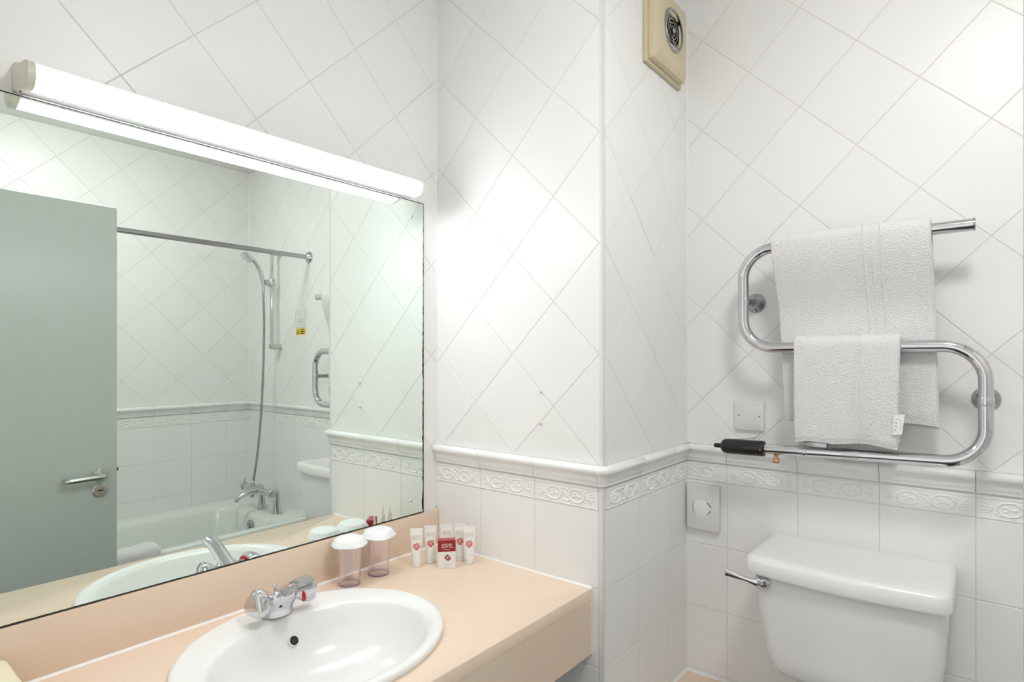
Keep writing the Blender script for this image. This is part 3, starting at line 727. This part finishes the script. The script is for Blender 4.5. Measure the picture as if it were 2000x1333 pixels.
# ------------------------------------------------------------------ towels over the rail
def towel(name, label, xa0, xa1, xb0, xb1, zbar, zf, zb, thick, ridges, seedn, group, behind=None):
    t = thing(name, ((xa0 + xa1) / 2, YT, zbar), label, 'towel', group)
    rnd = random.Random(seedn); r0 = TRD + .0015; NX = 150
    ph = [rnd.uniform(0, 6.3) for _ in range(6)]
    pts = []                                           # path of the inner face, front hem -> over the bar -> back hem
    nf = 46
    for k in range(nf + 1): pts.append((-1, zf + (zbar - zf) * k / nf))
    for k in range(1, 14): pts.append((k / 14 * PI, None))
    for k in range(nf + 1): pts.append((-2, zbar - (zbar - zb) * k / nf))
    def surf(p, fx, off):
        s = fx
        if p[0] in (-1, -2):
            z = p[1]; front = p[0] == -1
            q = (zbar - z) / (zbar - (zf if front else zb)); xl = xa0 + (xb0 - xa0) * q; xr = xa1 + (xb1 - xa1) * q
            wob = (.0022 * math.sin(9 * s + ph[0] + 2 * q) + .0016 * math.sin(17 * s + ph[1] - 3 * q)) * q + (.004 * q * q * math.sin(3.2 * s + ph[2]))
            zz_ = z + (.004 * math.sin(4 * s + ph[3]) + .0025 * math.sin(11 * s + ph[4])) * q * (1 if q > .9 else 0)
            y = YT - (r0 + off) - wob - .003 * math.sin(PI * q) if front else YT + (r0 + off) + abs(wob)
            if behind:                                 # the hanging ends pass behind the next bar down
                k_ = max(0, min(1, (zbar - .012 - z) / (zbar - .012 - behind))); k_ = k_ * k_ * (3 - 2 * k_)
                y = (YT - (r0 + off) - wob * .5) * (1 - k_) + (YT + TRD + .0025 + thick - off + abs(wob) * .4) * k_ if front else y + .022 * k_
            return Vector((xl + (xr - xl) * s, y, zz_))
        a = p[0]; return Vector((xa0 + (xa1 - xa0) * s, YT - math.cos(a) * (r0 + off), zbar + math.sin(a) * (r0 + off)))
    V = []; F = []; M = len(pts)
    for lay_ in (0, 1):
        for i in range(NX + 1):
            fx = i / NX
            e_ = min(fx, 1 - fx) * (xa1 - xa0)
            th = thick * (1 if e_ > .004 else .55 + .45 * math.sqrt(max(0, 1 - (1 - e_ / .004) ** 2)))
            for (c, w, h) in ridges:
                th += h * math.exp(-((fx - c) / w) ** 4)
            for k, p in enumerate(pts):
                f2 = 1.0
                if k < 2 or k > M - 3: f2 = .75
                V.append(surf(p, fx, (th * f2 if lay_ else 0)))
    def id_(l, i, k): return l * (NX + 1) * M + i * M + k
    for i in range(NX):
        for k in range(M - 1):
            F.append((id_(1, i, k), id_(1, i + 1, k), id_(1, i + 1, k + 1), id_(1, i, k + 1)))
            F.append((id_(0, i, k), id_(0, i, k + 1), id_(0, i + 1, k + 1), id_(0, i + 1, k)))
        for k in (0, M - 1): F.append((id_(0, i, k), id_(0, i + 1, k), id_(1, i + 1, k), id_(1, i, k)))
    for i in (0, NX):
        for k in range(M - 1): F.append((id_(0, i, k), id_(0, i, k + 1), id_(1, i, k + 1), id_(1, i, k)))
    b = MB(); b.add(V, F); cl = b.build('cloth', 'towel', t, True, 70)
    # stitched hem down the right side: a row of small ribs
    hm = MB(); nst = int((zbar - zf) / .0052)
    for k in range(nst):
        q = (k + .5) / nst; z = zbar - (zbar - zf) * q; xr = xa1 + (xb1 - xa1) * q
        pp = surf((-1, z), 1.0, thick * .60); pq = surf((-1, z), 1 - .010 / (xa1 - xa0), thick)
        hm.add([pp + Vector((.0006, -.0002, -.0016)), pq + Vector((0, -.0009, -.0016)), pq + Vector((0, -.0009, .0016)), pp + Vector((.0006, -.0002, .0016)),
                pp + Vector((0, .003, -.0016)), pq + Vector((0, .003, -.0016)), pq + Vector((0, .003, .0016)), pp + Vector((0, .003, .0016))],
               [(0, 1, 2, 3), (0, 4, 5, 1), (1, 5, 6, 2), (2, 6, 7, 3), (3, 7, 4, 0)])
    hs = hm.build('stitched_hem', 'towel_hem', t, True, 50)
    hs['kind'] = 'stuff'
    return t, surf
big, _s1 = towel('bath_towel', 'folded white bath towel with woven bands over the top bar of the rail', .885, 1.2400, .9090, 1.2540, zt, 1.2640, 1.2560, .0135,
             [(.615, .006, .0035), (.665, .010, .0030), (.715, .006, .0035)], 5, 'white towels on the rail', zm + .075)
small, _s2 = towel('hand_towel', 'smaller white hand towel with care tag over the middle bar of the rail', .9430, 1.1800, .9450, 1.1740, zm, 1.2080, 1.1900, .0140,
             [(.635, .010, -.0016), (.660, .006, .0016)], 9, 'white towels on the rail')
# care tag sewn to the hem
tg = [(1.1690, 1.2900), (1.1905, 1.2935), (1.1850, 1.2450), (1.1640, 1.2420)]
yq = YT - .0355
mb = MB(); mb.rings([[Vector((x, yq, z)) for x, z in tg], [Vector((x, yq - .0006, z)) for x, z in tg]])
ct = mb.build('care_tag', 'tag_cloth', small, False); ct['label'] = 'white printed care tag'
pm = MB()
for k, (fx, fz, w, h) in enumerate([(.30, .82, .10, .05), (.45, .80, .12, .06), (.30, .62, .16, .07), (.32, .44, .14, .06), (.30, .26, .15, .07), (.74, .55, .05, .50), (.14, .60, .03, .30), (.14, .25, .03, .18)]):
    cxx = 1.1640 + .021 * fx + .005 * fz; czz = 1.2420 + .0480 * fz
    pm.box((cxx - .010 * w, yq - .0009, czz - .024 * h), (cxx + .010 * w, yq - .0006, czz + .024 * h))
pm.build('tag_print', 'print_grey', ct, False)

# ------------------------------------------------------------------ plates on the back wall
jb = thing('junction_plate', (.7885, YD, 1.2525), 'square white electrical cover plate beside the towel rail', 'plate')
MB().box((.7445, YD - .0095, 1.2090), (.8325, YD - .0004, 1.2965), .004, 3).build('plate', 'white_plastic', jb)
for x in (.7590, .8185):
    s0 = MB().lathe([(.0030, 0), (.0030, .0006), (0, .0010)], (x, YD - .0094, 1.2530), (0, -1, 0), 14).build('screw', 'chrome_worn', jb)
    MB().box((x - .0022, YD - .0109, 1.2526), (x + .0022, YD - .0103, 1.2535)).build('screw_slot', 'dark', s0, False)
dp = thing('bag_dispenser', (.648, YD, .958), 'white wall box with round cut-out in the corner above the pipe ledge', 'dispenser')
MB().box((.5985, YD - .0180, .8870), (.7015, YD - .0005, 1.0290), .004, 3).build('case', 'white_plastic', dp)
MB().lathe([(.0262, 0), (.0262, .0012), (.0250, .0018), (0, .0018)], (.6470, YD - .0178, .9555), (0, -1, 0), 40).build('disc', 'lid_plastic', dp)
ar = MB()
for a0, a1, w in ((2.55, 3.75, .0013),):
    nn_ = 14; R8 = []
    P = [(.6470 + .0268 * math.cos(a0 + (a1 - a0) * k / nn_), .9555 + .0268 * math.sin(a0 + (a1 - a0) * k / nn_)) for k in range(nn_ + 1)]
    ar.sweep([Vector((x, YD - .0181, z)) for x, z in P], .0010, 6)
for (x0_, z0_), (x1_, z1_) in (((.6655, .9755), (.6770, .9625)), ((.6665, .9385), (.6755, .9510))):
    ar.sweep([Vector((x0_, YD - .0184, z0_)), Vector((x1_, YD - .0184, z1_))], .0011, 6)
ar.build('slot_shadow_gap', 'dark', dp)
MB().prism([(.6690, .9700), (.6785, .9580), (.6690, .9440)], 'y', YD - .0194, YD - .0178).build('pull_tip', 'lid_plastic', dp, False)

# ------------------------------------------------------------------ ledge in the corner and the toilet
LZT = .4276
lg = thing('pipe_ledge', (.72, 1.70, 0), 'peach boxed-in pipe ledge low in the corner beside the toilet', 'ledge')
MB().box((XC + .0005, YB + .06, LZT - .022), (.868, YD - .0005, LZT), .001, 1).build('ledge_top', 'laminate', lg)
MB().box((XC + .0005, YB + .07, .0), (.858, YD - .0005, LZT - .022)).build('boxing', 'paint', lg, False)
bead(lg, (XC, YD, LZT), (.868, YD, LZT), (0, -1, 0), (0, 0, 1), .006); bead(lg, (XC, YB + .06, LZT), (XC, YD, LZT), (1, 0, 0), (0, 0, 1), .006)
wc = thing('toilet', (1.065, 1.55, 0), 'white ceramic toilet with cistern and chrome flush lever under the towel rail', 'toilet')
def cist(z, xl, xr, yb, yf, bow, rf, n=9):
    P = [Vector((xl, yb, z))]
    m_ = 26
    # front outline from left to right, bowed outwards, with rounded corners
    for k in range(n): a = PI + k / n * PI / 2; P.append(Vector((xl + rf + rf * math.cos(a), yf + rf + rf * math.sin(a), z)))
    for k in range(m_ + 1):
        s = k / m_; P.append(Vector((xl + rf + (xr - xl - 2 * rf) * s, yf - bow * math.sin(PI * s), z)))
    for k in range(1, n + 1): a = 3 * PI / 2 + k / n * PI / 2; P.append(Vector((xr - rf + rf * math.cos(a), yf + rf + rf * math.sin(a), z)))
    P.append(Vector((xr, yb, z))); return P
yb = YD - .0008
tank = [cist(z, xl, xr, yb, yf, bw_, rf) for z, xl, xr, yf, bw_, rf in
        ((.6020, .960, 1.205, 1.640, .006, .040), (.6060, .935, 1.228, 1.618, .008, .045), (.6160, .912, 1.247, 1.600, .010, .045), (.6350, .8985, 1.2590, 1.590, .012, .042), (.680, .8900, 1.2640, 1.584, .014, .036), (.760, .8800, 1.2690, 1.578, .016, .034), (.840, .8715, 1.2735, 1.573, .018, .034), (.8740, .8695, 1.2745, 1.572, .018, .034))]
MB().rings(tank).build('cistern', 'ceramic', wc, True, 50)
lid = [cist(z, xl, xr, yb, yf, bw_, rf) for z, xl, xr, yf, bw_, rf in
       ((.8735, .8560, 1.2810, 1.560, .018, .030), (.8750, .8510, 1.2845, 1.556, .018, .032), (.8800, .8490, 1.2860, 1.554, .018, .034), (.9050, .8515, 1.2845, 1.557, .018, .034), (.9120, .8545, 1.2820, 1.560, .018, .034), (.9160, .8610, 1.2760, 1.566, .018, .034), (.9175, .8750, 1.2640, 1.578, .018, .034))]
lid_i = [cist(.9172, .900, 1.245, yb - .022, 1.600, .018, .06), cist(.9150, .925, 1.225, yb - .034, 1.618, .016, .06)]
mb = MB(); mb.rings(lid + lid_i); mb.build('cistern_lid', 'ceramic', wc, True, 40)
# flush lever
MB().lathe([(.0185, 0), (.0190, .004), (.0165, .008), (.0110, .013)], (.8965, 1.5715, .8560), (0, -1, 0), 28).build('lever_boss', 'chrome', wc)
lp = smooth_path([(.8990, 1.5560, .8530), (.8880, 1.5500, .8565), (.8650, 1.5470, .8600), (.8380, 1.5450, .8640), (.8120, 1.5440, .8680)], 5)
nl = len(lp); MB().sweep(lp, [((.006 - .0030 * k / nl), .0150 - .0090 * min(1, k / (nl * .5)) + .0050 * max(0, (k / nl - .5)) * 2) for k in range(nl)], 18).build('flush_lever', 'chrome', wc, True, 60)
# pan and lid below the frame, mirrored in the cistern's glaze
PC = 1.0720
def oval(z, yc, ry, rx, flat_=0): return [Vector((PC + rx * math.cos(2 * PI * i / 40), yc + ry * math.sin(2 * PI * i / 40), z)) for i in range(40)]
MB().rings([oval(0, 1.36, .17, .10), oval(.03, 1.36, .165, .095), oval(.15, 1.34, .15, .095), (oval(.28, 1.31, .20, .145)), oval(.36, 1.29, .235, .178), oval(.385, 1.29, .240, .184), oval(.395, 1.29, .236, .180)]).build('pan', 'ceramic', wc, True, 60)
MB().rings([oval(.397, 1.28, .236, .182), oval(.400, 1.28, .240, .186), oval(.412, 1.28, .240, .186), oval(.416, 1.28, .235, .181)]).build('seat', 'white_plastic', wc, True, 60)
MB().rings([oval(.418, 1.28, .234, .180), oval(.421, 1.28, .238, .184), oval(.432, 1.28, .236, .182), oval(.440, 1.28, .215, .160), oval(.443, 1.28, .10, .08)]).build('seat_lid', 'white_plastic', wc, True, 60)
MB().sweep(fillet([(PC, 1.70, .61), (PC, 1.70, .33), (PC, 1.50, .33)], .05), .024, 18).build('flush_pipe', 'white_plastic', wc)

# ------------------------------------------------------------------ bath along the right wall
bt = thing('bathtub', (1.87, .96, 0), 'white bathtub along the far tiled wall, seen in the mirror', 'bath')
BX0, BX1, BY0, BY1, BZ = 1.497, XE - .0006, YN + .001, YD - .0006, .5600
def rrect(x0, x1, y0, y1, z, r, n=8):
    P = []
    for cx, cy, a0 in ((x1 - r, y1 - r, 0), (x0 + r, y1 - r, PI / 2), (x0 + r, y0 + r, PI), (x1 - r, y0 + r, 3 * PI / 2)):
        for k in range(n + 1): P.append(Vector((cx + r * math.cos(a0 + k * PI / 2 / n), cy + r * math.sin(a0 + k * PI / 2 / n), z)))
    return P
BR = [rrect(BX0, BX1, BY0, BY1, BZ - .030, .008), rrect(BX0, BX1, BY0, BY1, BZ - .008, .008), rrect(BX0 + .003, BX1, BY0, BY1, BZ - .002, .010), rrect(BX0 + .010, BX1, BY0, BY1, BZ, .012),
      rrect(1.552, 2.120, .195, 1.635, BZ - .0005, .09), rrect(1.562, 2.110, .205, 1.622, BZ - .006, .09), rrect(1.570, 2.102, .215, 1.612, BZ - .020, .09), rrect(1.590, 2.085, .26, 1.595, BZ - .15, .10), rrect(1.625, 2.050, .36, 1.565, BZ - .30, .11), rrect(1.66, 2.015, .44, 1.52, BZ - .365, .11), rrect(1.74, 1.94, .60, 1.40, BZ - .378, .08)]
MB().rings(BR, True, False, True).build('tub', 'bath_acrylic', bt, True, 50)
MB().box((BX0 + .012, BY0, .0), (BX0 + .024, BY1, BZ - .028), .002, 1).build('front_panel', 'bath_acrylic', bt)
MB().lathe([(.0310, 0), (.0310, .004), (.0260, .009), (.0100, .010), (.0080, .016), (0, .016)], (1.8070, 1.6010, BZ - .062), (0, -1, .12), 28).build('overflow', 'chrome_worn', bt)
MB().sweep([(1.7950, 1.585, BZ - .070), (1.8200, 1.583, BZ - .052)], .0045, 10).build('overflow_bar', 'chrome', bt)
ch = smooth_path([(1.905, 1.630, .604), (1.915, 1.600, .590), (1.918, 1.585, .560), (1.905, 1.575, .500), (1.880, 1.572, .440)], 10)
mb = MB(); mb.sweep(ch, .0011, 8); mb.build('plug_chain', 'chrome_worn', bt)

# bath mixer on the end rim
bm_ = thing('bath_mixer', (1.805, 1.71, BZ), 'chrome bath shower mixer on two pillars at the bath end, seen in the mirror', 'tap')
for x in (1.7230, 1.8870):
    pth = fillet([(x, 1.7100, BZ + .0006), (x, 1.7100, .6900), (x, 1.6650, .6880)], .018, 8); npt = len(pth)
    rad = [.0255, .0165] + [.0135] * (npt - 2); pth2 = [pth[0], Vector((x, 1.71, BZ + .045)), *pth[1:]]
    MB().sweep(pth2, [.0265, .0185] + [.0140] * (len(pth2) - 2), 22).build('pillar', 'chrome', bm_, True, 60)
MB().cyl((1.6950, 1.6560, .6820), (1.9650, 1.6560, .6820), .0195, 28).build('body', 'chrome', bm_, True, 40)
for x, sg in ((1.6930, -1), (1.9670, 1)):
    hd = MB().lathe([(.0215, 0), (.0235, .003), (.0235, .022), (.0200, .027), (0, .028)], (x, 1.6560, .6820), (sg, 0, 0), 28).build('handle', 'chrome', bm_, True, 40)
    MB().cyl((x + sg * .013, 1.6560, .703), (x + sg * .013, 1.6560 if sg > 0 else 1.640, .728 if sg > 0 else .655), .0045, 12).build('lever_pin', 'chrome', hd)
spt = smooth_path([(1.8300, 1.6500, .6780), (1.8320, 1.6200, .6760), (1.8370, 1.5850, .6690), (1.8430, 1.5560, .6540), (1.8470, 1.5400, .6320)], 6)
MB().sweep(spt, [.0185 - .0045 * k / len(spt) for k in range(len(spt))], 22).build('spout', 'chrome', bm_, True, 60)
MB().lathe([(.0120, 0), (.0120, .012), (.0095, .016), (.0095, .034)], (1.8900, 1.6540, .6660), (0, 0, -1), 18).build('diverter', 'chrome_worn', bm_)
MB().lathe([(.0110, 0), (.0125, .004), (.0125, .016), (.0080, .026)], (1.8900, 1.6560, .7000), (0, 0, 1), 18).build('hose_union', 'chrome', bm_)

# shower riser, handset and hose
rs = thing('shower_riser', (1.872, YD, 1.48), 'chrome shower riser rail with handset and hose, seen in the mirror', 'shower')
RY = 1.7620
MB().cyl((1.8720, RY, 1.4760), (1.8720, RY, 2.0440), .0095, 22).build('pole', 'chrome', rs, True, 40)
for z in (1.4860, 2.0330):
    MB().lathe([(.0160, .0006), (.0160, .030), (.0150, .058), (.0130, YD - RY + .012), (0, YD - RY + .014)], (1.8720, YD, z), (0, -1, 0), 24).build('bracket', 'satin_steel', rs, True, 40)
MB().lathe([(.0165, -.022), (.0185, -.018), (.0185, .018), (.0165, .022)], (1.8720, RY, 1.8560), (0, 0, 1), 24).build('slider', 'satin_steel', rs)
MB().lathe([(.0160, 0), (.0160, .040), (.0130, .048)], (1.8760, RY + .004, 1.8560), (0, -1, 0), 20).build('handset_holder', 'satin_steel', rs)
hp = smooth_path([(1.8780, 1.7130, 1.8350), (1.8790, 1.7060, 1.8800), (1.8800, 1.6900, 1.9300), (1.8810, 1.6630, 1.9720), (1.8810, 1.6380, 1.9880)], 6)
MB().sweep(hp, [.0105 + .002 * math.sin(PI * k / len(hp)) for k in range(len(hp))], 18).build('handset', 'chrome', rs, True, 60)
MB().lathe([(.0100, -.018), (.0260, -.012), (.0380, .004), (.0385, .010), (.0340, .014), (0, .015)], (1.8810, 1.6240, 1.9900), (0.05, -.62, -.78), 30).build('shower_head', 'chrome', rs, True, 50)
hs = smooth_path([(1.8780, 1.7130, 1.8360), (1.8800, 1.7160, 1.760), (1.8850, 1.7220, 1.640), (1.8900, 1.7220, 1.420), (1.8920, 1.7100, 1.120), (1.8910, 1.6880, .890), (1.8900, 1.6620, .722)], 10)
MB().sweep(hs, .0068, 12).build('hose', 'chrome_worn', rs)

# curtain rail
cr_ = thing('curtain_rail', (1.573, YD, 1.98), 'straight chrome shower curtain rail above the bath, seen in the mirror', 'rail')
MB().cyl((1.5730, YN + .001, 1.9800), (1.5730, YD - .001, 1.9800), .0125, 24).build('pole', 'chrome_worn', cr_, True, 40)
MB().lathe([(.0330, .0006), (.0330, .003), (.0280, .010), (.0180, .017), (.0145, .020), (.0145, .026)], (1.5730, YD, 1.98), (0, -1, 0), 32).build('flange', 'chrome', cr_, True, 40)

# notices on the back wall by the shower
nt_ = thing('paper_notice', (1.659, YD, 1.59), 'white framed paper notice on the tiles beside the shower', 'notice')
NX0, NX1, NZ0, NZ1 = 1.6100, 1.7080, 1.5915, 1.6895
MB().box((NX0, YD - .0016, NZ0), (NX1, YD - .0005, NZ1)).build('sheet', 'paper', nt_, False)
fr = MB()
for a, b in (((NX0, NZ0), (NX1, NZ0 + .0016)), ((NX0, NZ1 - .0016), (NX1, NZ1)), ((NX0, NZ0), (NX0 + .0016, NZ1)), ((NX1 - .0016, NZ0), (NX1, NZ1))): fr.box((a[0], YD - .0020, a[1]), (b[0], YD - .0015, b[1]))
fr.build('border_line', 'print_grey', nt_, False)
tx = MB()
for k, (z, w) in enumerate(((.083, .018), (.072, .014), (.053, .018), (.044, .034), (.036, .030), (.029, .034), (.020, .026), (.013, .034))):
    cxn = (NX0 + NX1) / 2; tx.box((cxn - w, YD - .0019, NZ0 + z), (cxn + w, YD - .0015, NZ0 + z + .0022))
tx.build('print_lines', 'print_grey', nt_, False)
wl = thing('warning_label', (1.656, YD, 1.552), 'yellow warning label with black triangle under the paper notice', 'label')
MB().box((1.6090, YD - .0015, 1.5520), (1.7040, YD - .0005, 1.5890), .0004, 1).build('sticker', 'label_yellow', wl)
MB().prism([(1.6680, 1.5570), (1.7000, 1.5570), (1.6840, 1.5860)], 'y', YD - .0019, YD - .0014).build('triangle', 'print_black', wl, False)
MB().prism([(1.6755, 1.5605), (1.6925, 1.5605), (1.6840, 1.5775)], 'y', YD - .0021, YD - .0016).build('triangle_field', 'label_yellow', wl, False)
tx = MB()
for z, w in ((.0265, .015), (.0150, .024), (.0055, .016)): tx.box((1.6400 - w, YD - .0018, 1.5520 + z), (1.6400 + w, YD - .0014, 1.5520 + z + .0058))
tx.build('print_lines', 'print_black', wl, False)

# bath mat folded over the bath rim
mt = thing('bath_mat', (1.54, .93, .3), 'white folded bath mat hung over the front rim of the bath', 'mat')
R9 = []
prof9 = [(1.4870, .345), (1.4860, .45), (1.4850, .545), (1.4900, .5680), (1.5080, .5770), (1.5500, .5790), (1.5740, .5720), (1.5830, .5560), (1.5860, .50), (1.5980, .50), (1.5960, .5600), (1.5870, .5810), (1.5650, .5930), (1.5080, .5930), (1.4840, .5860), (1.4740, .5680), (1.4730, .45), (1.4750, .345)]
for k in range(25):
    y = .66 + .37 * k / 24; q = min(k, 24 - k) / 24; sq = 1 - .0 ; bul = .004 * math.sin(k * .9) + .010 * math.exp(-((k - 20) / 3.0) ** 2)
    R9.append([Vector((x, y, z + (bul if i >= 9 and z > .55 else 0))) for i, (x, z) in enumerate(prof9)])
MB().rings(R9).build('cloth', 'towel', mt, True, 60)

# ------------------------------------------------------------------ open door leaf
DX = 1.3755; HY0, HY1 = YN + .003, .8330
door = struct(MB().box((DX, HY0, .008), (DX + .042, HY1, 2.0300), .0015, 1).build('door_1', 'door_paint', None, True), 'pale painted bathroom door standing open, seen in the mirror')
hz = .9620; hy = .7740
MB().lathe([(.0265, .0004), (.0265, .006), (.0240, .009), (.0160, .0095), (.0140, .012), (.0140, .016)], (DX, hy, hz), (-1, 0, 0), 36).build('handle_rose', 'satin_steel', door, True, 40)
MB().sweep(fillet([(DX - .010, hy, hz), (DX - .052, hy, hz), (DX - .052, hy - .118, hz - .004), (DX - .020, hy - .118, hz - .004)], .012, 8), .0093, 18).build('lever_handle', 'satin_steel', door, True, 60)
es = MB().lathe([(.0265, .0004), (.0265, .006), (.0240, .0085), (.0120, .0087), (.0110, .0075), (0, .0075)], (DX, hy, .9015), (-1, 0, 0), 36).build('escutcheon', 'satin_steel', door, True, 40)
MB().box((DX - .0095, hy - .0090, .8990), (DX - .0070, hy + .0090, .9040), .001, 1).build('turn_slot', 'dark', es)
MB().box((DX + .010, HY1 - .004, .9690), (DX + .024, HY1 + .0085, .9800), .001, 1).build('latch_bolt', 'black_plastic', door)

# print too fine to pick apart stays one part
for o in bpy.data.objects:
    if o.type == 'MESH' and o.name.split('.')[0] in ('small_print', 'print_lines', 'tag_print', 'maker_mark', 'flower_print', 'lettering', 'slot_shadow_gap', 'border_line'):
        o['kind'] = 'stuff'
